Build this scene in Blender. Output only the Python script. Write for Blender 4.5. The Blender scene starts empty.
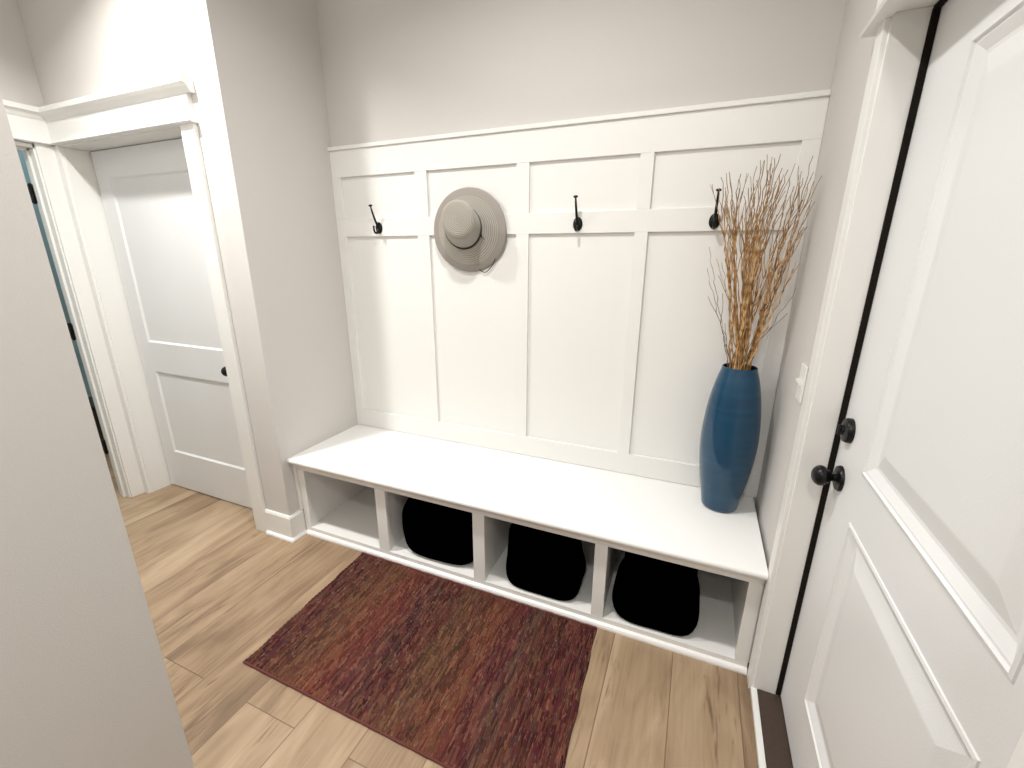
import bpy, bmesh, math, random
from mathutils import Vector, Matrix, Euler

random.seed(11)
scn = bpy.context.scene
C = scn.collection
PI = math.pi

# ------------------------------------------------------------------ materials
def new_mat(name):
    m = bpy.data.materials.new(name)
    m.use_nodes = True
    nt = m.node_tree
    b = nt.nodes['Principled BSDF']
    return m, nt, b

def plain(name, col, rough=.5, bump=0.0, scale=200.0, metal=0.0, coat=0.0, spec=.5, vary=0.0):
    m, nt, b = new_mat(name)
    b.inputs['Base Color'].default_value = (*col, 1)
    b.inputs['Roughness'].default_value = rough
    b.inputs['Metallic'].default_value = metal
    b.inputs['Coat Weight'].default_value = coat
    b.inputs['Coat Roughness'].default_value = .06
    b.inputs['Specular IOR Level'].default_value = spec
    if bump or vary:
        tc = nt.nodes.new('ShaderNodeTexCoord')
        n = nt.nodes.new('ShaderNodeTexNoise')
        n.inputs['Scale'].default_value = scale
        n.inputs['Detail'].default_value = 3
        nt.links.new(tc.outputs['Object'], n.inputs['Vector'])
        if bump:
            bp = nt.nodes.new('ShaderNodeBump')
            bp.inputs['Strength'].default_value = bump
            bp.inputs['Distance'].default_value = .002
            nt.links.new(n.outputs['Fac'], bp.inputs['Height'])
            nt.links.new(bp.outputs['Normal'], b.inputs['Normal'])
        if vary:
            mx = nt.nodes.new('ShaderNodeMix'); mx.data_type = 'RGBA'
            mx.inputs['A'].default_value = (*[c*(1-vary) for c in col], 1)
            mx.inputs['B'].default_value = (*[min(1, c*(1+vary)) for c in col], 1)
            nt.links.new(n.outputs['Fac'], mx.inputs['Factor'])
            nt.links.new(mx.outputs['Result'], b.inputs['Base Color'])
    return m

M = {}
M['wall'] = plain('wall_paint', (.625, .602, .575), .85, .25, 260)
M['ceiling'] = plain('ceiling_paint', (.84, .835, .82), .9, .2, 180)
M['white'] = plain('white_trim_paint', (.82, .815, .79), .38, .06, 60)
M['seat'] = plain('white_seat_paint', (.86, .855, .835), .35, .06, 60)
M['door'] = plain('white_door_paint', (.785, .79, .79), .45, .12, 240)
M['black_metal'] = plain('black_metal', (.004, .004, .004), .33, spec=.28)
M['bronze_metal'] = plain('dark_bronze_metal', (.012, .010, .009), .4, metal=.3)
M['rubber'] = plain('dark_weatherstrip', (.010, .007, .005), .8, spec=.15)
M['sill'] = plain('dark_brown_sill', (.055, .034, .024), .5, .2, 90, vary=.3)
M['black_cloth'] = plain('black_cloth', (.0004, .0004, .0004), 1.0, spec=0.0)
M['ribbon'] = plain('dark_ribbon', (.012, .010, .009), .7)
M['plastic'] = plain('white_plastic', (.85, .84, .81), .3)
M['teal_wall'] = plain('teal_wall_paint', (.27, .37, .39), .8, .1, 200)
M['dark_wood'] = plain('dark_wood', (.03, .02, .016), .5)

def floor_material():
    m, nt, b = new_mat('oak_plank_floor')
    N, L = nt.nodes, nt.links
    def math_(op, a, bb=None, c=None):
        n = N.new('ShaderNodeMath'); n.operation = op
        for i, v in enumerate((a, bb, c)):
            if v is None: continue
            if isinstance(v, (int, float)): n.inputs[i].default_value = v
            else: L.new(v, n.inputs[i])
        return n.outputs[0]
    tc = N.new('ShaderNodeTexCoord')
    sp = N.new('ShaderNodeSeparateXYZ'); L.new(tc.outputs['Object'], sp.inputs[0])
    x, y = sp.outputs[0], sp.outputs[1]
    W, LEN = .2235, 1.22
    u = math_('DIVIDE', math_('SUBTRACT', x, 2.16 - 40*W), W)
    row = math_('FLOOR', u)
    fu = math_('SUBTRACT', u, row)
    par = math_('MODULO', row, 2)
    off = math_('MULTIPLY', math_('SUBTRACT', 1, par), .303)
    v = math_('ADD', math_('DIVIDE', math_('ADD', y, 1.30 + 20*LEN), LEN), off)
    col = math_('FLOOR', v)
    fv = math_('SUBTRACT', v, col)
    cmb = N.new('ShaderNodeCombineXYZ'); L.new(row, cmb.inputs[0]); L.new(col, cmb.inputs[1])
    wn = N.new('ShaderNodeTexWhiteNoise'); wn.noise_dimensions = '2D'; L.new(cmb.outputs[0], wn.inputs['Vector'])
    rnd = wn.outputs['Value']
    # grain, stretched along the plank
    def grain(sx, sy, det, dist=0.0, seed=17.0):
        cc = N.new('ShaderNodeCombineXYZ')
        L.new(math_('MULTIPLY', x, sx), cc.inputs[0]); L.new(math_('MULTIPLY', y, sy), cc.inputs[1])
        L.new(math_('MULTIPLY', rnd, seed), cc.inputs[2])
        n = N.new('ShaderNodeTexNoise'); n.inputs['Scale'].default_value = 1; n.inputs['Detail'].default_value = det
        n.inputs['Distortion'].default_value = dist
        L.new(cc.outputs[0], n.inputs['Vector'])
        return n.outputs['Fac']
    g1 = grain(5.5, 1.5, 4, 1.6)
    g2 = grain(75, 3.0, 4, .3, 31)
    g4 = grain(6, 2.6, 3, .8, 71)
    g3 = grain(30, 2.6, 5, 2.4, 53)
    ramp = N.new('ShaderNodeValToRGB')
    e = ramp.color_ramp.elements
    e[0].position = .36; e[0].color = (.212, .140, .085, 1)
    e[1].position = .68; e[1].color = (.44, .325, .213, 1)
    k = e.new(.51); k.color = (.335, .233, .144, 1)
    f = math_('ADD', math_('ADD', math_('MULTIPLY', g1, .62), math_('MULTIPLY', g2, .24)), math_('MULTIPLY', rnd, .17))
    L.new(f, ramp.inputs[0])
    # dark streaks and knots
    r2 = N.new('ShaderNodeValToRGB'); r2.color_ramp.elements[0].position = .52; r2.color_ramp.elements[1].position = .68
    r2.color_ramp.elements[0].color = (0, 0, 0, 1); r2.color_ramp.elements[1].color = (1, 1, 1, 1)
    L.new(g3, r2.inputs[0])
    mx = N.new('ShaderNodeMix'); mx.data_type = 'RGBA'
    L.new(math_('MULTIPLY', math_('MULTIPLY', r2.outputs[0], .85), math_('MINIMUM', 1, math_('MAXIMUM', .12, math_('MULTIPLY', math_('SUBTRACT', g4, .50), 7)))), mx.inputs['Factor'])
    L.new(ramp.outputs[0], mx.inputs['A']); mx.inputs['B'].default_value = (.155, .098, .058, 1)
    # seams
    du = math_('MULTIPLY', math_('MINIMUM', fu, math_('SUBTRACT', 1, fu)), W)
    dv = math_('MULTIPLY', math_('MINIMUM', fv, math_('SUBTRACT', 1, fv)), LEN)
    d = math_('MINIMUM', du, dv)
    mr = N.new('ShaderNodeMapRange'); mr.inputs['From Min'].default_value = .0006; mr.inputs['From Max'].default_value = .0024
    L.new(d, mr.inputs['Value'])
    mx2 = N.new('ShaderNodeMix'); mx2.data_type = 'RGBA'
    L.new(mr.outputs[0], mx2.inputs['Factor'])
    mx2.inputs['A'].default_value = (.17, .115, .07, 1); L.new(mx.outputs['Result'], mx2.inputs['B'])
    L.new(mx2.outputs['Result'], b.inputs['Base Color'])
    b.inputs['Roughness'].default_value = .42
    b.inputs['Specular IOR Level'].default_value = .35
    bp = N.new('ShaderNodeBump'); bp.inputs['Strength'].default_value = .35; bp.inputs['Distance'].default_value = .002
    L.new(math_('ADD', mr.outputs[0], math_('MULTIPLY', g2, .25)), bp.inputs['Height'])
    L.new(bp.outputs['Normal'], b.inputs['Normal'])
    return m
M['floor'] = floor_material()

def rug_material():
    m, nt, b = new_mat('woven_chindi_rug')
    N, L = nt.nodes, nt.links
    tc = N.new('ShaderNodeTexCoord')
    def noise(sx, sy, det, z=0.0):
        mp = N.new('ShaderNodeMapping'); mp.inputs['Scale'].default_value = (sx, sy, 1); mp.inputs['Location'].default_value = (0, 0, z)
        L.new(tc.outputs['Object'], mp.inputs[0])
        n = N.new('ShaderNodeTexNoise'); n.inputs['Scale'].default_value = 1; n.inputs['Detail'].default_value = det
        L.new(mp.outputs[0], n.inputs['Vector'])
        return n.outputs['Fac']
    def ramp(src, stops):
        r = N.new('ShaderNodeValToRGB'); e = r.color_ramp.elements
        e[0].position, e[0].color = stops[0][0], (*stops[0][1], 1)
        e[1].position, e[1].color = stops[-1][0], (*stops[-1][1], 1)
        for p, c in stops[1:-1]:
            k = e.new(p); k.color = (*c, 1)
        L.new(src, r.inputs[0]); return r.outputs[0]
    def mth(op, a, bb=None):
        n = N.new('ShaderNodeMath'); n.operation = op
        for i, v in enumerate((a, bb)):
            if v is None: continue
            if isinstance(v, (int, float)): n.inputs[i].default_value = v
            else: L.new(v, n.inputs[i])
        return n.outputs[0]
    uv = N.new('ShaderNodeUVMap'); uv.uv_map = 'weave'
    su = N.new('ShaderNodeSeparateXYZ'); L.new(uv.outputs[0], su.inputs[0])
    strand = mth('FLOOR', su.outputs[0])
    w1 = N.new('ShaderNodeTexWhiteNoise'); w1.noise_dimensions = '1D'; L.new(strand, w1.inputs['W'])
    seg = mth('FLOOR', mth('ADD', mth('MULTIPLY', su.outputs[1], mth('ADD', mth('MULTIPLY', w1.outputs['Value'], 8), 12)), mth('MULTIPLY', w1.outputs['Value'], 37)))
    cb = N.new('ShaderNodeCombineXYZ'); L.new(strand, cb.inputs[0]); L.new(seg, cb.inputs[1])
    w2 = N.new('ShaderNodeTexWhiteNoise'); w2.noise_dimensions = '2D'; L.new(cb.outputs[0], w2.inputs['Vector'])
    # broad bands across the rug, then the rag strips that make them up
    bandpos = mth('ADD', mth('DIVIDE', su.outputs[0], 165.0), mth('ADD', mth('MULTIPLY', mth('SUBTRACT', noise(5, 2.2, 2.0, 3.7), .5), .10), mth('MULTIPLY', mth('SUBTRACT', w1.outputs['Value'], .5), .07)))
    broad = ramp(bandpos, [(0, (0.0632, 0.0183, 0.0191)), (.07, (0.0696, 0.0247, 0.0267)), (.12, (0.1078, 0.0488, 0.0292)), (.19, (0.1364, 0.0667, 0.0369)), (.25, (0.1619, 0.0514, 0.0292)), (.31, (0.146, 0.0374, 0.0305)),
                           (.36, (0.0728, 0.0323, 0.0343)), (.43, (0.0664, 0.0196, 0.0203)), (.48, (0.0823, 0.0234, 0.0229)), (.54, (0.1205, 0.0654, 0.0356)), (.60, (0.1205, 0.0463, 0.0292)), (.66, (0.1746, 0.0616, 0.0343)),
                           (.72, (0.1078, 0.0247, 0.0292)), (.77, (0.0728, 0.0399, 0.0381)), (.82, (0.111, 0.0399, 0.028)), (.88, (0.0664, 0.0208, 0.0216)), (.94, (0.095, 0.0221, 0.0229)), (1, (0.0728, 0.0189, 0.0191))])
    strip = ramp(w2.outputs['Value'], [(0, (.009, .005, .006)), (.10, (.010, .006, .007)), (.22, (.085, .018, .022)), (.36, (.200, .074, .044)), (.48, (.040, .015, .016)),  # near-black stops paint in the shade of the gaps between strands
                                       (.62, (.165, .098, .048)), (.76, (.110, .020, .028)), (.88, (.065, .050, .048)), (1, (.29, .125, .070))])
    mx = N.new('ShaderNodeMix'); mx.data_type = 'RGBA'; mx.inputs['Factor'].default_value = .46
    L.new(broad, mx.inputs['A']); L.new(strip, mx.inputs['B'])
    fl = ramp(noise(230, 40, 2, 1.3), [(.60, (0, 0, 0)), (.70, (1, 1, 1))])
    mx2 = N.new('ShaderNodeMix'); mx2.data_type = 'RGBA'
    L.new(mth('MULTIPLY', fl, .42), mx2.inputs['Factor']); L.new(mx.outputs['Result'], mx2.inputs['A']); mx2.inputs['B'].default_value = (.36, .20, .13, 1)
    L.new(mx2.outputs['Result'], b.inputs['Base Color'])
    b.inputs['Roughness'].default_value = .95
    b.inputs['Specular IOR Level'].default_value = .1
    return m
M['rug'] = rug_material()
M['rug_edge'] = plain('rug_binding', (.12, .03, .025), .9, .5, 300, vary=.4)

def vase_material():
    m, nt, b = new_mat('blue_glaze')
    N, L = nt.nodes, nt.links
    tc = N.new('ShaderNodeTexCoord')
    mp = N.new('ShaderNodeMapping'); mp.inputs['Scale'].default_value = (6, 6, 70); L.new(tc.outputs['Object'], mp.inputs[0])
    n = N.new('ShaderNodeTexNoise'); n.inputs['Scale'].default_value = 1; n.inputs['Detail'].default_value = 4; L.new(mp.outputs[0], n.inputs['Vector'])
    mx = N.new('ShaderNodeMix'); mx.data_type = 'RGBA'
    mx.inputs['A'].default_value = (.0012, .028, .068, 1); mx.inputs['B'].default_value = (.003, .068, .142, 1)
    L.new(n.outputs['Fac'], mx.inputs['Factor']); L.new(mx.outputs['Result'], b.inputs['Base Color'])
    b.inputs['Roughness'].default_value = .32
    b.inputs['Specular IOR Level'].default_value = .15
    b.inputs['Coat Weight'].default_value = .8
    b.inputs['Coat Roughness'].default_value = .05
    return m
M['vase'] = vase_material()
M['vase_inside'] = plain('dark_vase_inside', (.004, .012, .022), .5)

def straw_material():
    m, nt, b = new_mat('grey_straw')
    N, L = nt.nodes, nt.links
    uv = N.new('ShaderNodeUVMap'); uv.uv_map = 'rows'
    w = N.new('ShaderNodeTexWave'); w.bands_direction = 'X'; w.inputs['Scale'].default_value = 1.0; w.inputs['Distortion'].default_value = .4
    L.new(uv.outputs[0], w.inputs['Vector'])
    mx = N.new('ShaderNodeMix'); mx.data_type = 'RGBA'
    mx.inputs['A'].default_value = (.26, .24, .205, 1); mx.inputs['B'].default_value = (.43, .405, .36, 1)
    L.new(w.outputs['Fac'], mx.inputs['Factor']); L.new(mx.outputs['Result'], b.inputs['Base Color'])
    b.inputs['Roughness'].default_value = .8
    return m
M['straw'] = straw_material()
M['brim_edge'] = plain('taupe_brim_edge', (.315, .285, .255), .85, .3, 300)

def twig_material():
    m, nt, b = new_mat('dried_twig')
    N, L = nt.nodes, nt.links
    tc = N.new('ShaderNodeTexCoord')
    n = N.new('ShaderNodeTexNoise'); n.inputs['Scale'].default_value = 45; n.inputs['Detail'].default_value = 3
    L.new(tc.outputs['Object'], n.inputs['Vector'])
    r = N.new('ShaderNodeValToRGB'); e = r.color_ramp.elements
    e[0].position = .3; e[0].color = (.135, .062, .020, 1); e[1].position = .70; e[1].color = (.72, .50, .26, 1)  # dark stop paints shaded gaps, pale stop highlights, over the bark's own tone
    k = e.new(.5); k.color = (.46, .255, .092, 1)
    L.new(n.outputs['Fac'], r.inputs[0])
    # young wood towards the tips is browner
    sp = N.new('ShaderNodeSeparateXYZ'); L.new(tc.outputs['Object'], sp.inputs[0])
    mr = N.new('ShaderNodeMapRange'); mr.inputs['From Min'].default_value = 1.0; mr.inputs['From Max'].default_value = 1.30; mr.inputs['To Max'].default_value = .75
    L.new(sp.outputs[2], mr.inputs['Value'])
    mx = N.new('ShaderNodeMix'); mx.data_type = 'RGBA'
    L.new(mr.outputs[0], mx.inputs['Factor']); L.new(r.outputs[0], mx.inputs['A']); mx.inputs['B'].default_value = (.20, .115, .06, 1)
    L.new(mx.outputs['Result'], b.inputs['Base Color'])
    b.inputs['Roughness'].default_value = .6
    return m
M['twig'] = twig_material()
M['twig_dark'] = plain('dark_twig', (.17, .105, .065), .7, vary=.3, scale=40)

# ------------------------------------------------------------------ builders
def link_obj(name, bm, mat, parent=None, loc=(0, 0, 0), smooth=False, rows=None):
    """bm holds coordinates in the space of the root; a root mesh is given its own origin."""
    me = bpy.data.meshes.new(name)
    bmesh.ops.recalc_face_normals(bm, faces=bm.faces)
    bm.to_mesh(me); bm.free()
    for p in me.polygons: p.use_smooth = smooth
    o = bpy.data.objects.new(name, me)
    me.materials.append(mat)
    C.objects.link(o)
    if parent is not None:
        o.parent = parent
    else:
        o.location = loc
    return o

def autosmooth(o, deg=35):
    me = o.data
    for p in me.polygons: p.use_smooth = True
    bm = bmesh.new(); bm.from_mesh(me)
    for e in bm.edges:
        if len(e.link_faces) == 2 and e.calc_face_angle(0) > math.radians(deg): e.smooth = False
    bm.to_mesh(me); bm.free()

def empty(name, loc, label, cat, group=None, kind=None, rot=(0, 0, 0)):
    o = bpy.data.objects.new(name, None)
    o.empty_display_size = .1
    o.location = loc; o.rotation_euler = rot
    C.objects.link(o)
    tag(o, label, cat, group, kind)
    return o

def tag(o, label=None, cat=None, group=None, kind=None):
    if label: o['label'] = label
    if cat: o['category'] = cat
    if group: o['group'] = group
    if kind: o['kind'] = kind
    return o

def box(bm, x0, x1, y0, y1, z0, z1, bev=0.0, seg=2):
    b2 = bmesh.new()
    vs = [b2.verts.new((x, y, z)) for x in (x0, x1) for y in (y0, y1) for z in (z0, z1)]
    for f in ((0, 1, 3, 2), (4, 6, 7, 5), (0, 4, 5, 1), (2, 3, 7, 6), (0, 2, 6, 4), (1, 5, 7, 3)):
        b2.faces.new([vs[i] for i in f])
    bmesh.ops.recalc_face_normals(b2, faces=b2.faces)
    if bev:
        bmesh.ops.bevel(b2, geom=list(b2.edges), offset=bev, segments=seg, profile=.5, affect='EDGES')
    merge(bm, b2)

def merge(bm, b2):
    me = bpy.data.meshes.new('tmp'); b2.to_mesh(me); b2.free()
    bm.from_mesh(me); bpy.data.meshes.remove(me)

def prism(bm, prof, axis, a0, a1, ins0=0.0, ins1=0.0):
    """closed profile extruded along an axis; prof points are the two other coordinates in order."""
    def P(p, a):
        if axis == 'x': return (a, p[0], p[1])
        if axis == 'y': return (p[0], a, p[1])
        return (p[0], p[1], a)
    A = [bm.verts.new(P(p, a0)) for p in prof]
    B = [bm.verts.new(P(p, a1)) for p in prof]
    n = len(prof)
    for i in range(n):
        bm.faces.new((A[i], A[(i+1) % n], B[(i+1) % n], B[i]))
    bm.faces.new(A[::-1]); bm.faces.new(B)

def lathe(bm, prof, seg=32, mat4=None, cap0=True, cap1=True):
    mat4 = mat4 or Matrix.Identity(4)
    rings = []
    for r, z in prof:
        if r < 1e-6: rings.append([bm.verts.new(mat4 @ Vector((0, 0, z)))])
        else: rings.append([bm.verts.new(mat4 @ Vector((r*math.cos(2*PI*i/seg), r*math.sin(2*PI*i/seg), z))) for i in range(seg)])
    for a, b in zip(rings, rings[1:]):
        for i in range(seg):
            j = (i+1) % seg
            if len(a) == 1 and len(b) == 1: continue
            if len(a) == 1: bm.faces.new((a[0], b[j], b[i]))
            elif len(b) == 1: bm.faces.new((a[i], a[j], b[0]))
            else: bm.faces.new((a[i], a[j], b[j], b[i]))
    if cap0 and len(rings[0]) > 1: bm.faces.new(rings[0][::-1])
    if cap1 and len(rings[-1]) > 1: bm.faces.new(rings[-1])

def tube(bm, pts, radii, seg=8, flat=None):
    pts = [Vector(p) for p in pts]
    n = len(pts)
    if not hasattr(radii, '__len__'): radii = [radii]*n
    up = Vector((0, 0, 1))
    t0 = (pts[1]-pts[0]).normalized()
    if abs(t0.dot(up)) > .9: up = Vector((1, 0, 0))
    nrm = (up - t0*up.dot(t0)).normalized()
    rings = []
    for i, p in enumerate(pts):
        t = (pts[min(i+1, n-1)]-pts[max(i-1, 0)]).normalized()
        nrm = (nrm - t*nrm.dot(t)).normalized()
        bn = t.cross(nrm)
        rings.append([bm.verts.new(p + (nrm*math.cos(2*PI*k/seg) + bn*math.sin(2*PI*k/seg))*radii[i]) for k in range(seg)])
    for a, b in zip(rings, rings[1:]):
        for k in range(seg):
            bm.faces.new((a[k], a[(k+1) % seg], b[(k+1) % seg], b[k]))
    bm.faces.new(rings[0][::-1]); bm.faces.new(rings[-1])

def cr(pts, n=8):
    """Catmull-Rom through the points"""
    P = [Vector(p) for p in pts]; P = [2*P[0]-P[1]] + P + [2*P[-1]-P[-2]]
    out = []
    for i in range(1, len(P)-2):
        for k in range(n):
            t = k/n
            out.append(.5*((2*P[i]) + (P[i+1]-P[i-1])*t + (2*P[i-1]-5*P[i]+4*P[i+1]-P[i+2])*t*t + (3*P[i]-P[i-1]-3*P[i+1]+P[i+2])*t**3))
    out.append(P[-2]); return out

def struct(name, boxes, mat, label, cat, bev=0.0):
    bm = bmesh.new()
    for b in boxes: box(bm, *b, bev)
    o = link_obj(name, bm, mat)
    return tag(o, label, cat, kind='structure')

def part(name, boxes, mat, parent, off=(0, 0, 0), bev=.0015, label=None):
    bm = bmesh.new()
    for b in boxes:
        box(bm, b[0]-off[0], b[1]-off[0], b[2]-off[1], b[3]-off[1], b[4]-off[2], b[5]-off[2], bev)
    o = link_obj(name, bm, mat, parent)
    if label: o['label'] = label
    return o

# ------------------------------------------------------------------ key dimensions
XW = 2.205       # right wall
YH = -.577       # plane of the hall door wall / end of the alcove's left wall
XL = -1.30       # far left wall of the hall
ZC = 2.90
XN, YN = .788, -1.56   # corner of the near wall

# ------------------------------------------------------------------ the room shell
struct('floor', [(-2.8, 2.5, -4.3, .8, -.08, 0)], M['floor'], 'light oak plank floor running through hall and alcove', 'floor')
struct('ceiling', [(-2.8, 2.5, -4.3, .8, ZC, ZC+.1)], M['ceiling'], 'white flat ceiling above the entry hall', 'ceiling')
struct('wall_back', [(-.12, XW+.15, 0, .12, 0, ZC)], M['wall'], 'greige back wall behind and above the white panelling', 'wall')
struct('wall_left', [(-.12, 0, YH, 0, 0, ZC)], M['wall'], 'greige return wall on the left of the bench alcove', 'wall')
DX0, DX1, DZ = -1.235, -.268, 2.005      # hall door opening
struct('wall_hall', [(XL-.10, DX0-.02, YH, -.43, 0, ZC), (DX1+.02, -.12, YH, -.43, 0, ZC), (DX0-.02, DX1+.02, YH, -.43, DZ+.02, ZC)],
       M['wall'], 'greige wall around the white two panel hall door', 'wall')
LY0, LY1 = -1.47, -.672                   # doorway in the far left wall
struct('wall_far_left', [(XL-.10, XL, LY1+.018, YH, 0, ZC), (XL-.10, XL, YN, LY0-.018, 0, ZC), (XL-.10, XL, LY0-.018, LY1+.018, DZ, ZC)],
       M['wall'], 'greige wall with an open doorway at the far left end of the hall', 'wall')
struct('wall_near_left', [(XL-.15, XN, -4.2, YN, 0, ZC)], M['wall'], 'greige wall corner close by at the left edge of the photo', 'wall')
EY0, EY1, EZ = -1.53, -.577, 2.0         # exterior door opening
struct('wall_right', [(XW, XW+.15, EY1+.015, 0, 0, ZC), (XW, XW+.15, -4.2, EY0-.015, 0, ZC), (XW, XW+.15, EY0-.015, EY1+.015, EZ+.015, ZC)],
       M['wall'], 'greige wall on the right holding the white outside door', 'wall')
struct('wall_rear', [(XN, XW+.15, -4.3, -4.2, 0, ZC)], M['wall'], 'greige wall closing the hall opposite the bench', 'wall')
# room seen through the open doorway on the far left
struct('wall_beyond', [(-2.72, -2.6, -1.8, .5, 0, ZC), (-2.6, XL-.10, .38, .5, 0, ZC), (-2.6, XL-.10, -1.8, -1.68, 0, ZC)],
       M['teal_wall'], 'blue grey wall of the room seen through the narrow doorway gap', 'wall')

# baseboards
def baseboard(name, runs, label):
    bm = bmesh.new()
    for (x0, x1, y0, y1, face) in runs:
        T, S = .014, .014
        if face == '-y':
            prism(bm, [(y0, 0), (y0-T-S, 0), (y0-T-S, .006), (y0-T-S*.7, .014), (y0-T, .019), (y0-T, .134), (y0-T*.55, .144), (y0, .144)], 'x', x0, x1)
        elif face == '+x':
            prism(bm, [(x0, 0), (x0+T+S, 0), (x0+T+S, .006), (x0+T+S*.7, .014), (x0+T, .019), (x0+T, .134), (x0+T*.55, .144), (x0, .144)], 'y', y0, y1)
        elif face == '+y':
            prism(bm, [(y0, 0), (y0+T+S, 0), (y0+T+S, .006), (y0+T+S*.7, .014), (y0+T, .019), (y0+T, .134), (y0+T*.55, .144), (y0, .144)], 'x', x0, x1)
        elif face == '-x':
            prism(bm, [(x0, 0), (x0-T-S, 0), (x0-T-S, .006), (x0-T-S*.7, .014), (x0-T, .019), (x0-T, .134), (x0-T*.55, .144), (x0, .144)], 'y', y0, y1)
    o = link_obj(name, bm, M['white'])
    tag(o, label, 'baseboard', kind='structure')
def corner_base():
    # mitred run round the end of the alcove's left wall
    T, S = .014, .014
    prof = [(0, 0), (T+S, 0), (T+S, .007), (T+S*.75, .014), (T, .019), (T, .132), (T*.55, .144), (0, .144)]
    path = [(Vector((-.173, YH)), Vector((0, -1))), (Vector((0, YH)), Vector((1, -1))), (Vector((0, -.5018)), Vector((1, 0)))]
    bm = bmesh.new(); rings = []
    for p, n in path:
        rings.append([bm.verts.new((p.x+n.x*d, p.y+n.y*d, z)) for d, z in prof])
    k = len(prof)
    for a, b in zip(rings, rings[1:]):
        for i in range(k): bm.faces.new((a[i], a[(i+1) % k], b[(i+1) % k], b[i]))
    bm.faces.new(rings[0]); bm.faces.new(rings[-1][::-1])
    o = link_obj('baseboard_left', bm, M['white'])
    tag(o, 'white baseboard wrapping the wall end beside the bench', 'baseboard', kind='structure')
corner_base()
baseboard('baseboard_near', [(XN, 0, -4.2, YN, '+x'), (XL+.03, XN+.028, YN, 0, '+y')], 'white baseboard along the foot of the near wall corner')
baseboard('baseboard_right', [(XW, 0, -4.2, EY0-.075, '-x')], 'white baseboard on the right wall past the outside door')

# ------------------------------------------------------------------ hall door (door_1)
d1 = empty('door_1', (-.76, -.465, 0), 'white two panel interior door closed at the left end of the hall', 'door', kind='structure')
O1 = (-.76, -.465, 0)
def panel_door(axis_fn, w, z0, z1, panels, prof, thick):
    """door face as nested rings: axis_fn(u, z, h) -> point; prof = [(inset, depth)]"""
    bm = bmesh.new()
    def V(u, z, h): return bm.verts.new(axis_fn(u, z, h))
    us = sorted({0, w} | {p[0] for p in panels} | {p[1] for p in panels})
    zs = sorted({z0, z1} | {p[2] for p in panels} | {p[3] for p in panels})
    grid = {(i, j): V(u, z, 0) for i, u in enumerate(us) for j, z in enumerate(zs)}
    for i in range(len(us)-1):
        for j in range(len(zs)-1):
            um, zm = (us[i]+us[i+1])/2, (zs[j]+zs[j+1])/2
            if any(p[0] < um < p[1] and p[2] < zm < p[3] for p in panels): continue
            bm.faces.new((grid[i, j], grid[i+1, j], grid[i+1, j+1], grid[i, j+1]))
    for (a, b, c, d) in panels:
        prev = [grid[us.index(a), zs.index(c)], grid[us.index(b), zs.index(c)], grid[us.index(b), zs.index(d)], grid[us.index(a), zs.index(d)]]
        for ins, h in prof:
            cur = [V(a+ins, c+ins, h), V(b-ins, c+ins, h), V(b-ins, d-ins, h), V(a+ins, d-ins, h)]
            for k in range(4): bm.faces.new((prev[k], prev[(k+1) % 4], cur[(k+1) % 4], cur[k]))
            prev = cur
        bm.faces.new(prev)
    # sides and back
    nu, nz = len(us)-1, len(zs)-1
    B = [V(0, z0, -thick), V(w, z0, -thick), V(w, z1, -thick), V(0, z1, -thick)]
    bm.faces.new(B[::-1])
    bm.faces.new([grid[i, 0] for i in range(nu+1)][::-1] + [B[0], B[1]])
    bm.faces.new([grid[i, nz] for i in range(nu+1)] + [B[2], B[3]])
    bm.faces.new([grid[0, j] for j in range(nz+1)] + [B[3], B[0]])
    bm.faces.new([grid[nu, j] for j in range(nz+1)][::-1] + [B[1], B[2]])
    return bm
hw = (DX1-.004) - (DX0+.0065)
bm = panel_door(lambda u, z, h: (DX0+.0065+u-O1[0], -.465-h-O1[1], z), hw, .008, DZ-.004,
                [(.112, hw-.112, .262, .795), (.112, hw-.112, .975, 1.866)], [(.004, -.004), (.010, -.0095)], .035)
slab1 = link_obj('door_slab', bm, M['door'], d1)
# knob
def lathe_obj(name, prof, mat4, mat, parent, seg=32, label=None):
    bm = bmesh.new(); lathe(bm, prof, seg, mat4)
    o = link_obj(name, bm, mat, parent); autosmooth(o, 40)
    if label: o['label'] = label
    return o
def sphere_prof(r, zc, n=10, flat=1.0, start=0.35):
    return [(r*math.sin(a), zc - r*flat*math.cos(a)) for a in [start+(PI-start)*i/n for i in range(n+1)]]
mk = Matrix.Translation(Vector((-.372, -.465, .885)) - Vector(O1)) @ Matrix.Rotation(PI/2, 4, 'X')
kn = lathe_obj('knob', [(.010, .006), (.010, .03)] + sphere_prof(.027, .054), mk, M['black_metal'], d1, label='round black door knob')
lathe_obj('rose', [(.032, 0), (.032, .004), (.027, .009), (.012, .011)], mk, M['black_metal'], kn)
# jamb lining and stop, casings, header
part('jamb', [(DX0-.02, DX0, YH-.004, -.43, 0, DZ), (DX1, DX1+.02, YH-.004, -.43, 0, DZ), (DX0-.02, DX1+.02, YH-.004, -.43, DZ, DZ+.018)], M['white'], d1, O1)
part('casing', [(DX1+.006, DX1+.094, YH-.018, YH, 0, DZ+.006)], M['white'], d1, O1, .002)
part('casing', [(XL+.0185, DX0-.006, YH-.018, YH, 0, DZ+.006)], M['white'], d1, O1, .002)
def header_profile(base, s):
    """horizontal head trim: bead, frieze, cove and cap; base = wall plane coordinate, s = outward sign"""
    pts = [(0, DZ+.004), (.034, DZ+.004), (.038, DZ+.009), (.034, DZ+.016), (.021, DZ+.018), (.021, 2.118), (.026, 2.124), (.034, 2.140), (.044, 2.147),
           (.050, 2.150), (.050, 2.170), (.046, 2.174), (0, 2.174)]
    return [(base+s*a, z) for a, z in pts]
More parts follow.
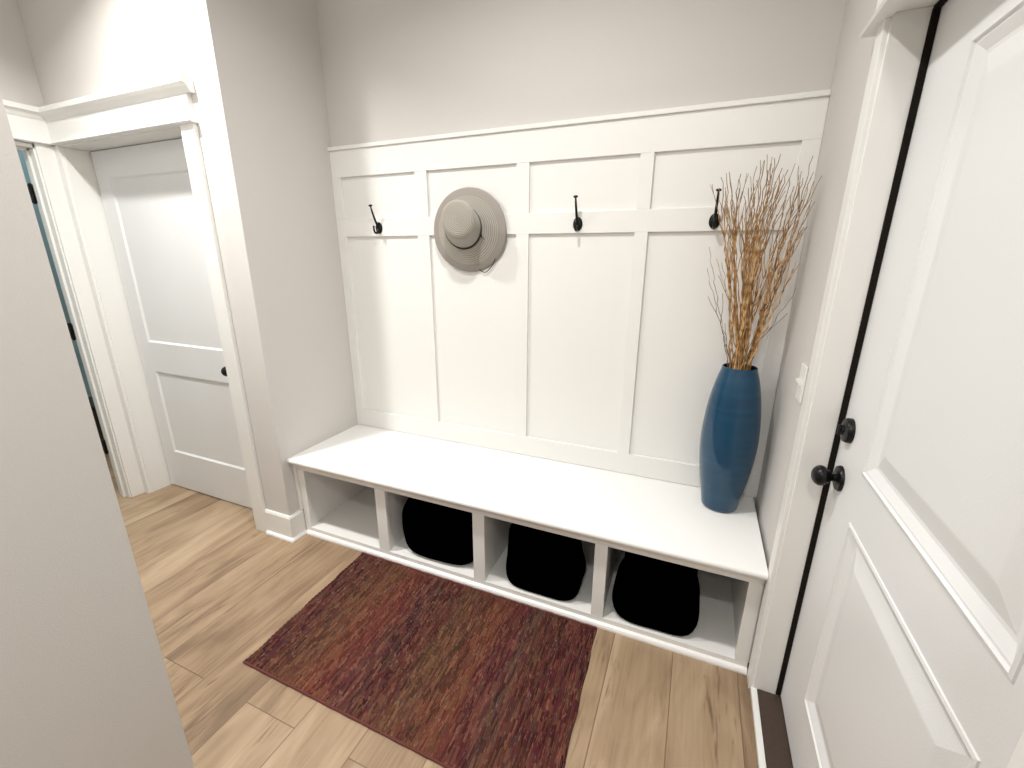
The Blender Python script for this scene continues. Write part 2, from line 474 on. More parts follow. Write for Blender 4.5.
def header(parent, off, spans, axis, base, s, name='header'):
    # bead, frieze and cap have different lengths at the free end
    bm = bmesh.new()
    P = header_profile(base, s)
    groups = [([P[0], P[1], P[2], P[3], (base, P[3][1])], spans[0]),
              ([(base, DZ+.016), (base+s*.021, DZ+.016), (base+s*.021, 2.12), (base, 2.12)], spans[1]),
              ([(base, 2.118)] + P[5:12] + [(base, 2.174)], spans[2])]
    for prof, (a0, a1) in groups:
        if axis == 'x': prof = [(q[0]-off[1], q[1]-off[2]) for q in prof]; sh = off[0]
        else: prof = [(q[0]-off[0], q[1]-off[2]) for q in prof]; sh = off[1]
        prism(bm, prof, axis, a0-sh, a1-sh)
    return link_obj(name, bm, M['white'], parent)
header(d1, O1, [(XL+.02, -.162), (XL+.02, -.180), (XL+.02, -.150)], 'x', YH, -1)

# ------------------------------------------------------------------ open doorway at the far left (door_2)
O2 = (XL, -1.07, 0)
d2 = empty('door_2', O2, 'white cased doorway with black hinges, partly hidden at the far left', 'door', kind='structure')
part('jamb', [(XL-.103, XL+.004, LY1, LY1+.018, 0, DZ), (XL-.103, XL+.004, LY0-.018, LY0, 0, DZ), (XL-.103, XL+.004, LY0-.018, LY1+.018, DZ-.018, DZ)], M['white'], d2, O2)
part('stop', [(XL-.068, XL-.035, LY1-.011, LY1, 0, DZ-.018), (XL-.068, XL-.035, LY0, LY0+.011, 0, DZ-.018), (XL-.068, XL-.035, LY0, LY1, DZ-.03, DZ-.018)], M['white'], d2, O2)
part('casing', [(XL, XL+.018, LY1+.007, YH-.0005, 0, DZ+.006)], M['white'], d2, O2, .002)
part('casing', [(XL, XL+.018, YN+.003, LY0-.007, 0, DZ+.006)], M['white'], d2, O2, .002)
header(d2, O2, [(YN+.003, YH-.001)]*3, 'y', XL, 1)
for z in (.335, 1.05, 1.778):
    bm = bmesh.new()
    box(bm, -.102, -.062, LY1-.003-O2[1], LY1-O2[1], z-.045, z+.045, .001)
    box(bm, -.148, -.107, LY1-.007-O2[1], LY1-.004-O2[1], z-.045, z+.045, .001)
    lathe(bm, [(.0, -.052), (.005, -.050), (.0075, -.046), (.0075, .046), (.005, .050), (0, .052)], 12, Matrix.Translation((-.105, LY1-.007-O2[1], z)))
    h = link_obj('hinge', bm, M['black_metal'], d2); h['label'] = 'black door hinge'

# ------------------------------------------------------------------ outside door on the right (door_3)
XD = 2.287
O3 = (XD, (EY0+EY1)/2, 0)
d3 = empty('door_3', O3, 'white two panel outside door with black hardware on the right', 'door', kind='structure')
ew = (EY1-.006)-(EY0+.006)
# u runs from the latch side (far) towards the viewer
pf = [(.0015, .0025), (.008, .0038), (.011, -.0014), (.0155, -.0016), (.034, -.0108), (.041, -.0115), (.046, -.0105), (.083, -.002), (.088, -.0015)]
ulo, uhi = .197, .785
bm = panel_door(lambda u, z, h: (XD-h-O3[0], EY1-.006-u-O3[1], z), ew, .028, EZ-.006,
                [(ulo, uhi, .245, .837), (ulo, uhi, .970, 1.865)], pf, .044)
slab3 = link_obj('door_slab', bm, M['door'], d3)
part('jamb', [(XW-.002, XD+.06, EY1, EY1+.015, .004, EZ+.015), (XW-.002, XD+.06, EY0-.015, EY0, .004, EZ+.015), (XW-.002, XD+.06, EY0, EY1, EZ, EZ+.015)], M['white'], d3, O3, .002)
# weatherstrip: rounded foam bulb in the rabbet, running up and across
bm = bmesh.new()
yy, xx = EY1-O3[1], XD-.0075-O3[0]
box(bm, xx-.0075, xx+.0075, yy-.0055, yy+.0005, .024, EZ-.004, .002)
box(bm, xx-.0075, xx+.0075, EY0+.006-O3[1], yy-.0055, EZ-.0065, EZ-.0005, .002)
box(bm, xx-.0075, xx+.0075, EY0-.0005-O3[1], EY0+.0055-O3[1], .024, EZ-.004, .002)
link_obj('weatherstrip', bm, M['rubber'], d3)['label'] = 'dark weatherstrip'
part('sill', [(XW+.0125, XD+.07, EY0, EY1, .0, .020)], M['sill'], d3, O3, .002, 'dark brown door sill')
part('transition_strip', [(XW-.008, XW+.012, EY0-.02, EY1+.004, .0, .018)], M['white'], d3, O3, .003)
part('casing', [(XW-.013, XW, EY1+.006, -.517, 0, EZ-.004)], M['white'], d3, O3, .002)
part('casing', [(XW-.013, XW, EY0-.094, EY0-.006, 0, EZ-.004)], M['white'], d3, O3, .002)
# head trim
bm = bmesh.new()
def sh(P): return [(a-O3[0], z) for a, z in P]
prism(bm, sh([(XW, EZ-.005), (XW-.036, EZ-.005), (XW-.040, EZ+.001), (XW-.036, EZ+.008), (XW, EZ+.010)]), 'y', EY0-.12-O3[1], -.474-O3[1])
prism(bm, sh([(XW, EZ+.008), (XW-.021, EZ+.008), (XW-.021, EZ+.12), (XW, EZ+.12)]), 'y', EY0-.10-O3[1], -.505-O3[1])
prism(bm, sh([(XW, EZ+.118), (XW-.022, EZ+.118), (XW-.046, EZ+.148), (XW-.05, EZ+.15), (XW-.05, EZ+.172), (XW, EZ+.172)]), 'y', EY0-.13-O3[1], -.47-O3[1])
link_obj('header', bm, M['white'], d3)
# hardware
RX = Matrix.Rotation(-PI/2, 4, 'Y')     # lathe axis -> -x (into the room)
mk = Matrix.Translation((XD-O3[0], -.650-O3[1], .893)) @ RX
kn = lathe_obj('knob', [(.012, .008), (.0105, .013), (.0095, .017), (.012, .023), (.018, .028)] + [(.0285*math.sin(a), .047-.021*math.cos(a)) for a in [.75+(PI-.75)*i/12 for i in range(13)]], mk, M['black_metal'], d3, label='round black door knob')
lathe_obj('rose', [(.0355, 0), (.0355, .004), (.033, .009), (.024, .0125), (.013, .0135)], mk, M['black_metal'], kn)
mk = Matrix.Translation((XD-O3[0], -.6435-O3[1], 1.031)) @ RX
db = lathe_obj('deadbolt', [(.0335, 0), (.0335, .009), (.031, .015), (.024, .018), (.012, .019), (.0115, .023)], mk, M['black_metal'], d3, label='black deadbolt')
bm = bmesh.new(); box(bm, XD-.030-O3[0], XD-.018-O3[0], -.6475-O3[1], -.6395-O3[1], 1.017, 1.045, .003, 3)
link_obj('thumb_turn', bm, M['black_metal'], db)

# ------------------------------------------------------------------ light switch on the right wall
sw = empty('light_switch', (XW, -.424, 1.095), 'white light switch on the right wall beside the door casing', 'light switch')
bm = bmesh.new(); box(bm, -.0065, 0, -.036, .036, -.058, .058, .0025, 3); link_obj('switch_plate', bm, M['plastic'], sw)
bm = bmesh.new(); prism(bm, [(-.006, -.012), (-.006, .012), (-.019, .013), (-.021, .006)], 'y', -.0045, .0045); link_obj('toggle', bm, M['plastic'], sw)

# ------------------------------------------------------------------ panelling on the back wall
pn = empty('wall_panelling', (1.1, 0, .46), 'white board and batten panelling on the back wall above the bench', 'panelling')
OP = (1.1, 0, .46)
ZT = 2.012
x1 = XW-.0005
part('panel_sheet', [(.0005, x1, -.003, -.0002, .462, 1.99)], M['white'], pn, OP, 0)
BT = -.0165
part('rail', [(.0005, x1, BT, -.003, .462, .566)], M['white'], pn, OP, .001)
part('rail', [(.0005, x1, BT, -.003, 1.569, 1.657)], M['white'], pn, OP, .001)
part('rail', [(.0005, x1, BT, -.003, 1.866, 1.994)], M['white'], pn, OP, .001)
for a, b in ((.0005, .058), (.523, .591), (1.063, 1.124), (1.596, 1.650), (2.146, x1)):
    part('stile', [(a, b, BT+.0004, -.003, .566, 1.569), (a, b, BT+.0004, -.003, 1.657, 1.866)], M['white'], pn, OP, .001)
part('cap', [(.0005, x1, -.026, -.0002, 1.994, ZT)], M['white'], pn, OP, .002)

# ------------------------------------------------------------------ bench with cubbies
bn = empty('storage_bench', (1.1, -.27, 0), 'white built in bench with four open shoe cubbies under the seat', 'bench')
OB = (1.1, -.27, 0)
YF = -.502
XR = XW-.014
bm = bmesh.new()
sp = [(-.0005, .432), (-.0005, .46), (-.532, .46), (-.538, .4575), (-.5418, .452), (-.543, .446), (-.5418, .440), (-.538, .4365), (-.533, .435), (-.525, .4345), (-.525, .430), (-.5225, .421), (-.517, .415), (-.5115, .413), (-.5115, .402), (-.502, .402), (-.48, .402), (-.48, .432)]
prism(bm, [(a-OB[1], z) for a, z in sp], 'x', .0008-OB[0], XR-OB[0])
seat = link_obj('seat', bm, M['seat'], bn); autosmooth(seat, 40)
st = [(.0165, .058), (.522, .583), (1.059, 1.117), (1.606, 1.656), (2.147, XR)]
for a, b in st:
    part('stile', [(a, b, YF, YF+.019, .042, .386)], M['white'], bn, OB, .0012)
part('top_rail', [(.018, XR, YF, YF+.019, .386, .432)], M['white'], bn, OB, .001)
part('bottom_rail', [(.018, XR, YF, YF+.019, .0, .042)], M['white'], bn, OB, .001)
part('shelf', [(.02, XW-.002, YF+.019, -.02, .026, .041)], M['white'], bn, OB, 0)
part('back_panel', [(.02, XW-.002, -.02, -.002, .0, .432)], M['white'], bn, OB, 0)
for a, b in ((.022, .05), (.530, .575), (1.066, 1.110), (1.612, 1.650), (2.156, XW-.004)):
    part('divider', [(a, b, YF+.019, -.02, .041, .432)], M['white'], bn, OB, 0)
bm = bmesh.new()
prism(bm, [(YF-OB[1], .0), (YF-.015-OB[1], .0), (YF-.015-OB[1], .008), (YF-.011-OB[1], .016), (YF-.004-OB[1], .0205), (YF-OB[1], .0205)], 'x', .0285-OB[0], XR-OB[0])
link_obj('shoe_moulding', bm, M['seat'], bn)
part('scribe_strip', [(.0008, .0165, -.515, YF+.01, .1445, .402)], M['white'], bn, OB, .002)

# ------------------------------------------------------------------ black bins in the cubbies
def bin_mesh(W, D, H, prof, seed, n=4.4):
    """soft rounded sack: superellipse rings; prof = (height, left, right, depth) shares of the half sizes"""
    rr = random.Random(seed)
    bm = bmesh.new(); seg = 64
    ph = [rr.uniform(0, 6.28) for _ in range(4)]
    P = cr([(l, r, d) for t, l, r, d in prof], 4); T = [p.x for p in cr([(t, 0, 0) for t, l, r, d in prof], 4)]
    rings = []
    for t, q in zip(T, P):
        ring = []
        for i in range(seg):
            a = 2*PI*i/seg
            ca, sa = math.cos(a), math.sin(a)
            r = (abs(ca)**n + abs(sa)**n)**(-1/n)
            wob = 1 + .008*math.sin(3*a+ph[0]+2*t) + .006*math.sin(5*a+ph[1]-3*t)
            ring.append(bm.verts.new((W/2*(q.x if ca < 0 else q.y)*r*ca*wob, D/2*q.z*r*sa*wob, max(0, H*t))))
        rings.append(ring)
    for a, b in zip(rings, rings[1:]):
        for i in range(seg): bm.faces.new((a[i], a[(i+1) % seg], b[(i+1) % seg], b[i]))
    bm.faces.new(rings[0][::-1])
    # open top: turn inwards and drop inside
    inner = [[bm.verts.new((v.co.x*k, v.co.y*k, v.co.z-dz)) for v in rings[-1]] for k, dz in ((.96, .001), (.93, .02), (.92, H*.45))]
    prev = rings[-1]
    for ring in inner:
        for i in range(seg): bm.faces.new((prev[i], prev[(i+1) % seg], ring[(i+1) % seg], ring[i]))
        prev = ring
    bm.faces.new(prev)
    return bm
pA = [(0, .74, .80, .84), (.03, .84, .90, .93), (.12, .93, .98, .99), (.30, .985, 1, 1), (.50, 1, 1, 1), (.66, .97, .98, .97), (.82, .83, .95, .93), (.94, .66, .90, .88), (1, .55, .80, .82)]
pB = [(0, .84, .90, .86), (.03, .94, 1.0, .95), (.12, 1.01, 1.06, .995), (.26, 1.02, 1.05, 1), (.42, .985, .96, .98), (.62, .96, .89, .97), (.80, .93, .87, .95), (.93, .84, .86, .93), (1, .76, .80, .90)]
pC = [(0, .92, .90, .88), (.03, 1.05, 1.02, .97), (.12, 1.15, 1.09, 1.0), (.24, 1.15, 1.09, 1.0), (.40, 1.01, .99, .97), (.56, .94, .93, .95), (.78, .90, .91, .95), (.92, .89, .91, .94), (1, .83, .86, .90)]
bins = [((.826, -.285, .0415), .425, .41, .335, pA, 3, 'black soft rounded bin filling the second cubby from the left'),
        ((1.362, -.372, .0415), .330, .25, .330, pB, 5, 'black soft rounded bin in the third cubby from the left'),
        ((1.850, -.330, .0415), .305, .33, .335, pC, 8, 'black slouching bin, bulging at its base, in the rightmost cubby')]
for (loc, W, D, H, pr_, seed, lab) in bins:
    o = link_obj('storage_bin', bin_mesh(W, D, H, pr_, seed), M['black_cloth'], None, loc, True)
    tag(o, lab, 'bin', 'black bins in the bench cubbies')

# ------------------------------------------------------------------ coat hooks
def make_hook():
    root = empty('coat_hook', (0, 0, 0), 'x', 'coat hook', 'black coat hooks along the panelling rail')
    # oval back plate, axis along -y
    mt = Matrix.Rotation(PI/2, 4, 'X') @ Matrix.Diagonal((.72, 1, 1, 1))
    bm = bmesh.new(); lathe(bm, [(.029, 0), (.029, .003), (.025, .006), (.012, .009), (0, .0095)], 32, mt)
    o = link_obj('back_plate', bm, M['black_metal'], root); autosmooth(o, 50)
    bm = bmesh.new()
    pts = cr([(0, -.004, -.004), (0, -.012, .010), (0, -.024, .030), (0, -.038, .058), (0, -.049, .086), (0, -.0535, .102)], 6)
    n = len(pts); tube(bm, pts, [.0075-.0040*i/(n-1) for i in range(n)], 10)
    lathe(bm, [(.004, -.002), (.009, 0), (.0100, .003), (.0092, .006), (.005, .008), (0, .0085)], 20, Matrix.Translation((0, -.054, .102)) @ Matrix.Rotation(.22, 4, 'X'))
    o = link_obj('upper_prong', bm, M['black_metal'], root); autosmooth(o, 50)
    bm = bmesh.new()
    pts = cr([(0, -.005, -.006), (0, -.014, -.020), (0, -.026, -.026), (0, -.037, -.022), (0, -.042, -.010), (0, -.0425, .003)], 6)
    n = len(pts); tube(bm, pts, [.0068-.0026*i/(n-1) for i in range(n)], 10)
    bmesh.ops.create_uvsphere(bm, u_segments=12, v_segments=8, radius=.0058, matrix=Matrix.Translation((0, -.0425, .004)))
    o = link_obj('lower_prong', bm, M['black_metal'], root); autosmooth(o, 50)
    for z in (.019, -.013):
        bm = bmesh.new()
        lathe(bm, [(.0042, 0), (.0042, .002), (.002, .003), (0, .003)], 12, Matrix.Translation((.006 if z > 0 else 0, -.0072, z)) @ Matrix.Rotation(PI/2, 4, 'X'))
        o = link_obj('screw', bm, M['black_metal'], root)
    return root
def copy_tree(o, parent=None):
    c = o.copy(); C.objects.link(c)
    if parent is not None: c.parent = parent
    for ch in list(o.children): copy_tree(ch, c)
    return c
hk = make_hook()
hook_labels = ['black coat hook on the panelling rail, left of the hat', 'black coat hook holding the grey sun hat, hidden behind its crown',
               'bare black coat hook on the panelling rail, right of the hat', 'black coat hook beside the dried branches, rightmost on the rail']
for i, (x, z) in enumerate(((.286, 1.610), (.822, 1.556), (1.353, 1.606), (1.897, 1.605))):
    o = hk if i == 0 else copy_tree(hk)
    o.location = (x, BT, z); o['label'] = hook_labels[i]

# ------------------------------------------------------------------ sun hat
ht = empty('sun_hat', (.826, -.030, 1.587), 'grey wide brimmed straw sun hat hanging on the second coat hook', 'hat', rot=(math.radians(90+3), 0, math.radians(2)))
def hat_point(r, z, a):
    h = max(0.0, z-.032)
    wav = (r/.192)**4*(.006*math.sin(2*a+.8)+.004*math.sin(3*a+2.0))
    k = min(1, max(0, (.16-r)/.065)); k = k*k*(3-2*k)    # the crown sits up and left of the brim's centre
    return Vector((r*math.cos(a)*1.01 - .014*k + .22*h, r*math.sin(a) + .010*k + .41*h, z + wav))
def hat_surface(prof, seg=96, thick=.002, period=None):
    # resample the profile finely so that the plaited rows become ripples
    P = [Vector((r, z)) for r, z in prof]
    pts = [P[0]]; 
    for a, b in zip(P, P[1:]):
        n = max(1, int((b-a).length/.0016))
        for k in range(1, n+1): pts.append(a.lerp(b, k/n))
    s = [0]
    for a, b in zip(pts, pts[1:]): s.append(s[-1]+(b-a).length)
    outer = []
    for i, p in enumerate(pts):
        t = (pts[min(i+1, len(pts)-1)]-pts[max(i-1, 0)]).normalized(); nn = Vector((t.y, -t.x))
        if nn.y < 0 and abs(t.y) < .5: nn = -nn
        if period: p = p + nn*(.0007*math.sin(2*PI*s[i]/period))
        outer.append((p, nn))
    bm = bmesh.new(); uv = bm.loops.layers.uv.new('rows')
    rings = []
    for (p, nn) in outer:
        r = max(p.x, 0.0005)
        rings.append([bm.verts.new(hat_point(r, p.y, 2*PI*k/seg)) for k in range(seg)])
    inn = [[bm.verts.new(hat_point(max(p.x-nn.x*thick, .0004), p.y-nn.y*thick, 2*PI*k/seg)) for k in range(seg)] for p, nn in outer]
    def strip(A, B, u0, u1):
        for k in range(seg):
            f = bm.faces.new((A[k], A[(k+1) % seg], B[(k+1) % seg], B[k]))
            for l, (uu, vv) in zip(f.loops, ((u0, k), (u0, k+1), (u1, k+1), (u1, k))): l[uv].uv = (uu, vv*.1)
    sc = (PI/10)/period if period else 1   # wave texture: one band per period
    for i in range(len(rings)-1):
        strip(rings[i], rings[i+1], s[i]*sc, s[i+1]*sc); strip(inn[i+1], inn[i], s[i+1]*sc, s[i]*sc)
    strip(inn[0], rings[0], 0, 0); strip(rings[-1], inn[-1], 0, 0)
    return bm
def arc(c, r, a0, a1, n=6): return [(c[0]+r*math.cos(a0+(a1-a0)*i/n), c[1]+r*math.sin(a0+(a1-a0)*i/n)) for i in range(n+1)]
o = link_obj('brim_edge', hat_surface([(.191, -.004), (.1895, .002), (.182, .006), (.160, .012), (.156, .013)]), M['brim_edge'], ht, smooth=True)
o['label'] = 'plain taupe edge of the brim'
o = link_obj('brim', hat_surface([(.1562, .013), (.13, .020), (.112, .026), (.098, .032), (.0935, .036)], period=.0075), M['straw'], ht, smooth=True)
o = link_obj('crown', hat_surface([(.0935, .0355), (.0920, .055), (.0875, .095), (.0845, .116)] + arc((.062, .114), .0225, .15, PI/2, 6) + [(.04, .1385), (.02, .1395), (.0006, .140)], period=.0075), M['straw'], ht, smooth=True)
rb = link_obj('ribbon', hat_surface([(.0965, .0360), (.0963, .043), (.0955, .0510)], thick=.0015), M['ribbon'], ht, smooth=True)
bm = bmesh.new()
ka = math.radians(-22)
kp = hat_point(.0975, .043, ka)
bmesh.ops.create_uvsphere(bm, u_segments=12, v_segments=8, radius=.0062, matrix=Matrix.Translation(kp) @ Matrix.Diagonal((.9, 1.2, .8, 1)))
tube(bm, cr([kp, kp+Vector((.008, -.008, .0)), kp+Vector((.013, -.018, -.006))], 4), .0016, 6)
link_obj('knot', bm, M['ribbon'], rb, smooth=True)
bm = bmesh.new()
tube(bm, cr([(.128, -.085, -.002), (.132, -.112, .001), (.126, -.140, .0), (.100, -.175, -.002), (.074, -.192, -.003), (.050, -.184, -.004), (.034, -.165, -.003)], 6), .0020, 6)
o = link_obj('chin_cord', bm, M['ribbon'], ht, smooth=True)

# ------------------------------------------------------------------ vase
VX, VY = 2.050, -.140
vs = empty('vase', (VX, VY, .46), 'tall glossy blue vase on the right end of the bench', 'vase')
pv = [(0, .0), (.060, .0), (.066, .003), (.070, .012), (.078, .06), (.0915, .14), (.101, .22), (.1055, .29), (.1045, .35), (.099, .42), (.0895, .49), (.077, .55), (.0655, .590), (.0625, .602), (.0615, .606)]
body = cr([(r, z, 0) for r, z in pv[3:]], 5)
prof = [(0, 0), (.060, 0), (.066, .003)] + [(p.x, p.y) for p in body]
bm = bmesh.new(); lathe(bm, prof + [(.0600, .6068), (.0585, .605)], 72, None, True, False)
vb = link_obj('body', bm, M['vase'], vs); autosmooth(vb, 45)
bm = bmesh.new(); lathe(bm, [(.0585, .605), (.0595, .59), (.071, .55), (.083, .49), (.095, .40), (.097, .30), (.085, .16), (.06, .02), (0, .018)], 48, None, False, True)
o = link_obj('inside', bm, M['vase_inside'], vs); autosmooth(o, 60); o['label'] = 'dark inside of the vase'

# ------------------------------------------------------------------ dried branches standing in the vase
tops = [(1.895, -.205, 1.7), (1.9, -.23, 1.731), (1.915, -.175, 1.751), (1.923, -.221, 1.747), (1.94, -.237, 1.725), (1.952, -.174, 1.727), (1.964, -.076, 1.76), (1.921, -.098, 1.655),
        (2.006, -.105, 1.778), (2.008, -.208, 1.719), (2.025, -.148, 1.788), (2.037, -.197, 1.749), (2.044, -.217, 1.766), (2.049, -.23, 1.778), (2.063, -.209, 1.793), (2.091, -.074, 1.771),
        (2.108, -.093, 1.761), (2.118, -.097, 1.735), (2.114, -.098, 1.68), (2.118, -.213, 1.694), (2.136, -.191, 1.708), (2.165, -.152, 1.79), (2.151, -.134, 1.727), (2.168, -.167, 1.722),
        (2.183, -.179, 1.722), (2.178, -.183, 1.71), (2.186, -.128, 1.642), (2.175, -.174, 1.567), (2.168, -.193, 1.457), (1.987, -.077, 1.685), (1.992, -.141, 1.703), (2.014, -.082, 1.653),
        (2.044, -.089, 1.618), (2.053, -.153, 1.677), (2.07, -.171, 1.705), (1.982, -.136, 1.616), (1.946, -.168, 1.664), (2.12, -.219, 1.636), (2.158, -.142, 1.658), (2.094, -.242, 1.62),
        (2.05, -.241, 1.553), (2.031, -.131, 1.544), (2.002, -.197, 1.578)]
thin = {(1.889, -.15, 1.432): 'thin dark twig forking low on the left of the branches in the blue vase',
        (1.887, -.15, 1.507): 'thin dark upright twig at the far left of the branches in the blue vase',
        (1.938, -.15, 1.454): None, (2.190, -.15, 1.368): 'thin dark twig arching low to the right from the blue vase',
        (1.963, -.15, 1.25): None, (2.132, -.19, 1.456): None}
def limit(v):
    v.x = min(v.x, XW-.008); v.y = min(v.y, -.030)
    return v
def make_branch(top, rr, thinness=1.0, nsub=4, r0=.0042, amp=.0026):
    p2 = Vector(top)
    # the branches leave the mouth in three loose bundles before they fan out
    if p2.z < 1.53: way = None
    elif p2.x < 1.97: way = Vector((1.972 + (p2.x-1.93)*.30, -.165 + (p2.y+.165)*.4, 1.455))
    elif p2.x < 2.115: way = Vector((2.040 + (p2.x-2.05)*.45, -.15 + (p2.y+.15)*.5, 1.44))
    else: way = Vector((2.110 + (p2.x-2.15)*.55, -.16 + (p2.y+.16)*.5, 1.42))
    d = ((way or p2) - Vector((VX, VY, 0))); q = Vector((d.x, d.y))*.24 + Vector((rr.uniform(-.020, .020), rr.uniform(-.020, .020)))
    if q.length > .043: q *= .043/q.length
    p1 = Vector((VX+q.x, VY+q.y, 1.066))
    p0 = Vector((VX-q.x*.7, VY-q.y*.7, rr.uniform(.62, .72)))
    ctrl = [p0, p0.lerp(p1, .55), p1] + ([way + Vector((rr.uniform(-.014, .014), rr.uniform(-.02, .02), rr.uniform(-.03, .03)))] if way else [p1.lerp(p2, .5)]) + [p2]
    base = cr(ctrl, 14)
    ph = [rr.uniform(0, 6.28) for _ in range(4)]; k1 = rr.uniform(52, 80)
    pts = []
    for i, b in enumerate(base):
        z = b.z
        w = amp*min(1, max(0, (z-1.0)*8))
        b = b + Vector((math.sin(k1*z+ph[0])+.6*math.sin(k1*2.1*z+ph[1]), math.cos(k1*.9*z+ph[2])+.5*math.sin(k1*1.7*z+ph[3]), 0))*w
        if z < 1.075:
            h = Vector((b.x-VX, b.y-VY))
            if h.length > .049: h *= .049/h.length; b.x, b.y = VX+h.x, VY+h.y
        pts.append(limit(b))
    o0 = Vector((VX, VY, .46))
    bm = bmesh.new()
    n = len(pts)
    rad = [r0*thinness*(1-.74*(i/(n-1))**1.2)*(1+.2*math.sin(i*1.7+ph[0])) for i in range(n)]
    tube(bm, [p-o0 for p in pts], rad, 6)
    for k in range(nsub):
        i = int(n*rr.uniform(.60, .93))
        bp = pts[i]; t = (pts[min(i+2, n-1)]-pts[max(i-2, 0)]).normalized()
        a = rr.uniform(0, 2*PI)
        side = Vector((math.cos(a), math.sin(a)*.7, 0))
        dirv = (t + side*rr.uniform(.16, .42)).normalized()
        ln = min(rr.uniform(.05, .17), max(.035, (p2.z+.005-bp.z)*1.0))
        m = max(5, int(ln/.012)); ph1, ph2 = rr.uniform(0, 6.28), rr.uniform(0, 6.28)
        sub = [limit(bp + dirv*(ln*j/m) + t*(ln*.15*(j/m)**2) + Vector((math.sin(j*.9+ph1)-math.sin(ph1), math.cos(j*.8+ph2)-math.cos(ph2), 0))*.0016) for j in range(m+1)]
        tube(bm, [p-o0 for p in sub], [max(.0010, rad[i]*.8*(1-.6*j/m)) for j in range(m+1)], 5)
    return bm
GR = 'dried branches in the blue vase'
special = {0: 'dried tan branch reaching furthest left, beside the rightmost coat hook', 21: 'dried tan branch at upper right whose fine tip leans towards the right wall'}
for i, tp in enumerate(tops):
    if i in (4, 24, 39): continue
    rr = random.Random(100+i)
    o = link_obj('dried_branch', make_branch(tp, rr, rr.uniform(.85, 1.1), rr.choice((3, 4, 5)), .0044), M['twig'], None, (VX, VY, .46), True)
    tag(o, special.get(i, 'curly dried tan branch standing in the crowded middle of the blue vase'), 'branch', GR)
for i, (tp, lab) in enumerate(thin.items()):
    rr = random.Random(300+i)
    o = link_obj('dried_branch', make_branch(tp, rr, .62, 1, .0036), M['twig_dark'], None, (VX, VY, .46), True)
    tag(o, lab or 'thin dark twig standing close against the tan branches in the blue vase', 'branch', GR)

# ------------------------------------------------------------------ rug
RC = Vector((1.041, -.861, 0))
rg = empty('area_rug', (RC.x, RC.y, 0), 'dark red and brown striped woven rug on the floor before the bench', 'rug')
corners = {'tl': (.424, -.528), 'tr': (1.640, -.528), 'bl': (.446, -1.196), 'br': (1.664, -1.206)}
def rug_xy(u, v):
    a = Vector(corners['tl']).lerp(Vector(corners['tr']), u); b = Vector(corners['bl']).lerp(Vector(corners['br']), u)
    p = a.lerp(b, v); return p.x-RC.x, p.y-RC.y
rr = random.Random(77)
COLS, PER, NV = 165, 4, 190
bm = bmesh.new()
wl = bm.loops.layers.uv.new('weave')
rows = []
joints = []
for c in range(COLS):
    joints.append((rr.uniform(0, 1), rr.uniform(18, 34), rr.uniform(.7, 1.15), rr.uniform(0, 6.28)))
xs_ = [(c+k/PER, c, k/PER) for c in range(COLS) for k in range(PER)] + [(COLS, COLS-1, 1.0)]
for j in range(NV+1):
    v = j/NV; row = []
    for (uu, c, f) in xs_:
        ph, fr, hh, p2 = joints[c]
        # each rag strand is a rounded rib, pinched wherever a warp thread crosses it
        rib = math.sin(PI*f)
        pinch = .72+.28*math.sin(2*PI*(v*fr*1.5+ph))
        z = .0022 + .0082*rib*hh*pinch + .0008*math.sin(v*41+p2)
        x, y = rug_xy(uu/COLS + .0016*math.sin(v*23+c*.7), v)
        if j in (0, NV): y += .0022*math.sin(c*1.9) ; z *= .7
        row.append(bm.verts.new((x, y, z)))
    rows.append(row)
for j, (a, b) in enumerate(zip(rows, rows[1:])):
    for i in range(len(a)-1):
        fc = bm.faces.new((a[i], a[i+1], b[i+1], b[i]))
        for l in fc.loops: l[wl].uv = ((i+.5)/PER, (j+.5)/NV)
# sides and underside
def skirt(line):
    low = [bm.verts.new((v.co.x, v.co.y, .0004)) for v in line]
    for i in range(len(line)-1): bm.faces.new((line[i], line[i+1], low[i+1], low[i]))
skirt(rows[0]); skirt(rows[-1]); skirt([r[0] for r in rows]); skirt([r[-1] for r in rows])
link_obj('woven_field', bm, M['rug'], rg, smooth=True)
for v in (0.0, 1.0):
    bm = bmesh.new()
    pts = []
    for k in range(61):
        x, y = rug_xy(k/60, v); pts.append((x, y + (.002 if v == 0 else -.002), .0045+.0008*math.sin(k*2.3)))
    tube(bm, pts, [.0042+.0005*math.sin(k*1.3) for k in range(61)], 8)
    link_obj('bound_edge', bm, M['rug_edge'], rg, smooth=True)

# ------------------------------------------------------------------ dark cabinet glimpsed in the far room
cb = empty('dark_cabinet', (-2.42, -.20, 0), 'dark low cabinet glimpsed through the far left doorway gap', 'cabinet')
part('carcass', [(-.15, .15, -.5, .5, .06, .34)], M['dark_wood'], cb, bev=.003)
part('top', [(-.16, .16, -.52, .52, .34, .365)], M['dark_wood'], cb, bev=.003)
for sx in (-.12, .12):
    for sy in (-.45, .45):
        part('leg', [(sx-.02, sx+.02, sy-.02, sy+.02, 0, .06)], M['dark_wood'], cb, bev=.002)
for sy in (-.25, .25):
    dr = part('door', [(.15, .165, sy-.235, sy+.235, .075, .325)], M['dark_wood'], cb, bev=.002)

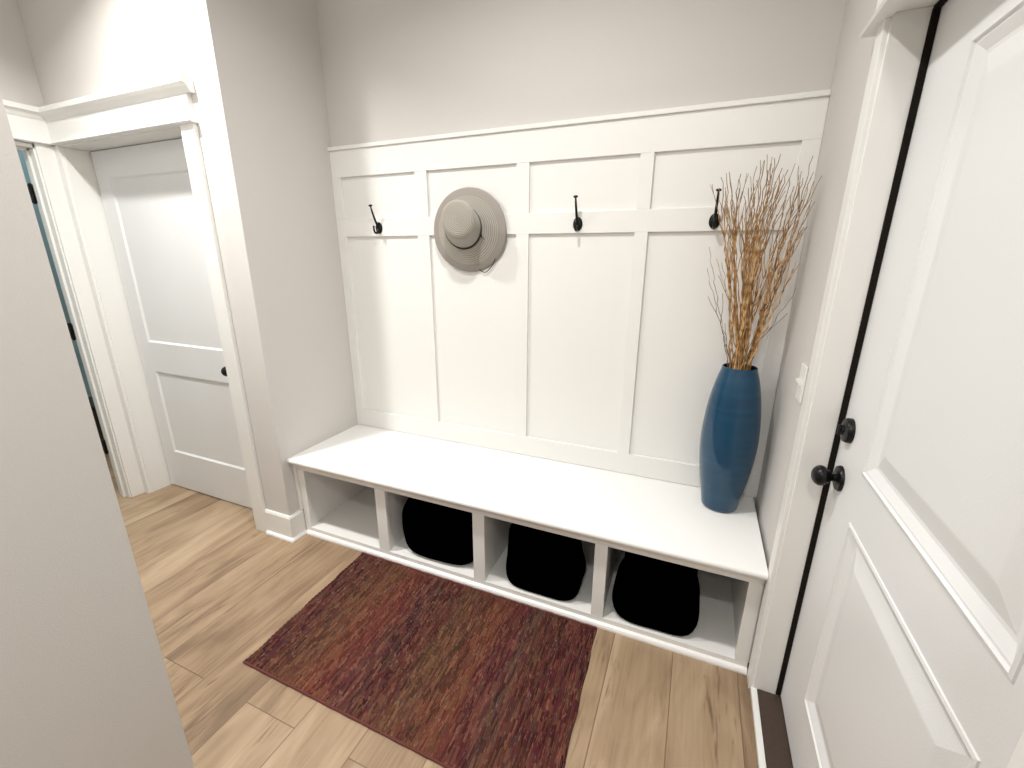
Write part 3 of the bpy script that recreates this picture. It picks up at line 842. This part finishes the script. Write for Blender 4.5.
# ------------------------------------------------------------------ recessed lamps in the ceiling, then added fill lights
def lamp(name, loc, power, size, col=(1, .985, .955), spread=PI):
    l = bpy.data.lights.new(name, 'AREA'); l.shape = 'DISK'; l.size = size; l.energy = power; l.color = col
    l.spread = spread
    o = bpy.data.objects.new(name, l); C.objects.link(o); o.location = loc
    return o
SP = math.radians(150)
lamp('recessed_or_fill_lamp', (1.225, -1.10, ZC-.01), 29, .11, spread=SP)
lamp('recessed_or_fill_lamp', (-.26, -1.16, ZC-.01), 37, .11, spread=math.radians(132))
lamp('recessed_or_fill_lamp', (1.80, -2.65, ZC-.01), 24, .16)  # added fill behind the camera, brightens near wall and outside door
lamp('recessed_or_fill_lamp', (1.60, -3.75, ZC-.01), 13, .16)  # added rear fill, no such lamp in view
lamp('recessed_or_fill_lamp', (-2.1, -.75, ZC-.01), 24, .16, (.86, .97, 1))  # added cool light to brighten the far room, its source unseen

w = bpy.data.worlds.new('World'); scn.world = w; w.use_nodes = True
bg = w.node_tree.nodes['Background']; bg.inputs[0].default_value = (.9, .95, 1, 1); bg.inputs[1].default_value = .05

# ------------------------------------------------------------------ camera
f, yaw, pitch, roll = 437.432, -.397490, .288334, .002521
cy, sy, cp, sp_ = math.cos(yaw), math.sin(yaw), math.cos(pitch), math.sin(pitch)
fwd = Vector((sy*cp, cy*cp, -sp_)); right = Vector((cy, -sy, 0)); up = right.cross(fwd)
r2 = right*math.cos(roll) + up*math.sin(roll); u2 = up*math.cos(roll) - right*math.sin(roll)
cam = bpy.data.cameras.new('camera'); co = bpy.data.objects.new('camera', cam); C.objects.link(co)
cam.sensor_fit = 'HORIZONTAL'; cam.sensor_width = 36; cam.lens = f/1024*36; cam.clip_start = .02
co.matrix_world = Matrix(((r2.x, u2.x, -fwd.x, 1.87314), (r2.y, u2.y, -fwd.y, -1.99041), (r2.z, u2.z, -fwd.z, 1.47969), (0, 0, 0, 1)))
scn.camera = co

vs_ = scn.view_settings
scn.display_settings.display_device = 'sRGB'
vs_.view_transform = 'Standard'; vs_.look = 'None'; vs_.gamma = 1; vs_.use_curve_mapping = False
vs_.exposure = -.40
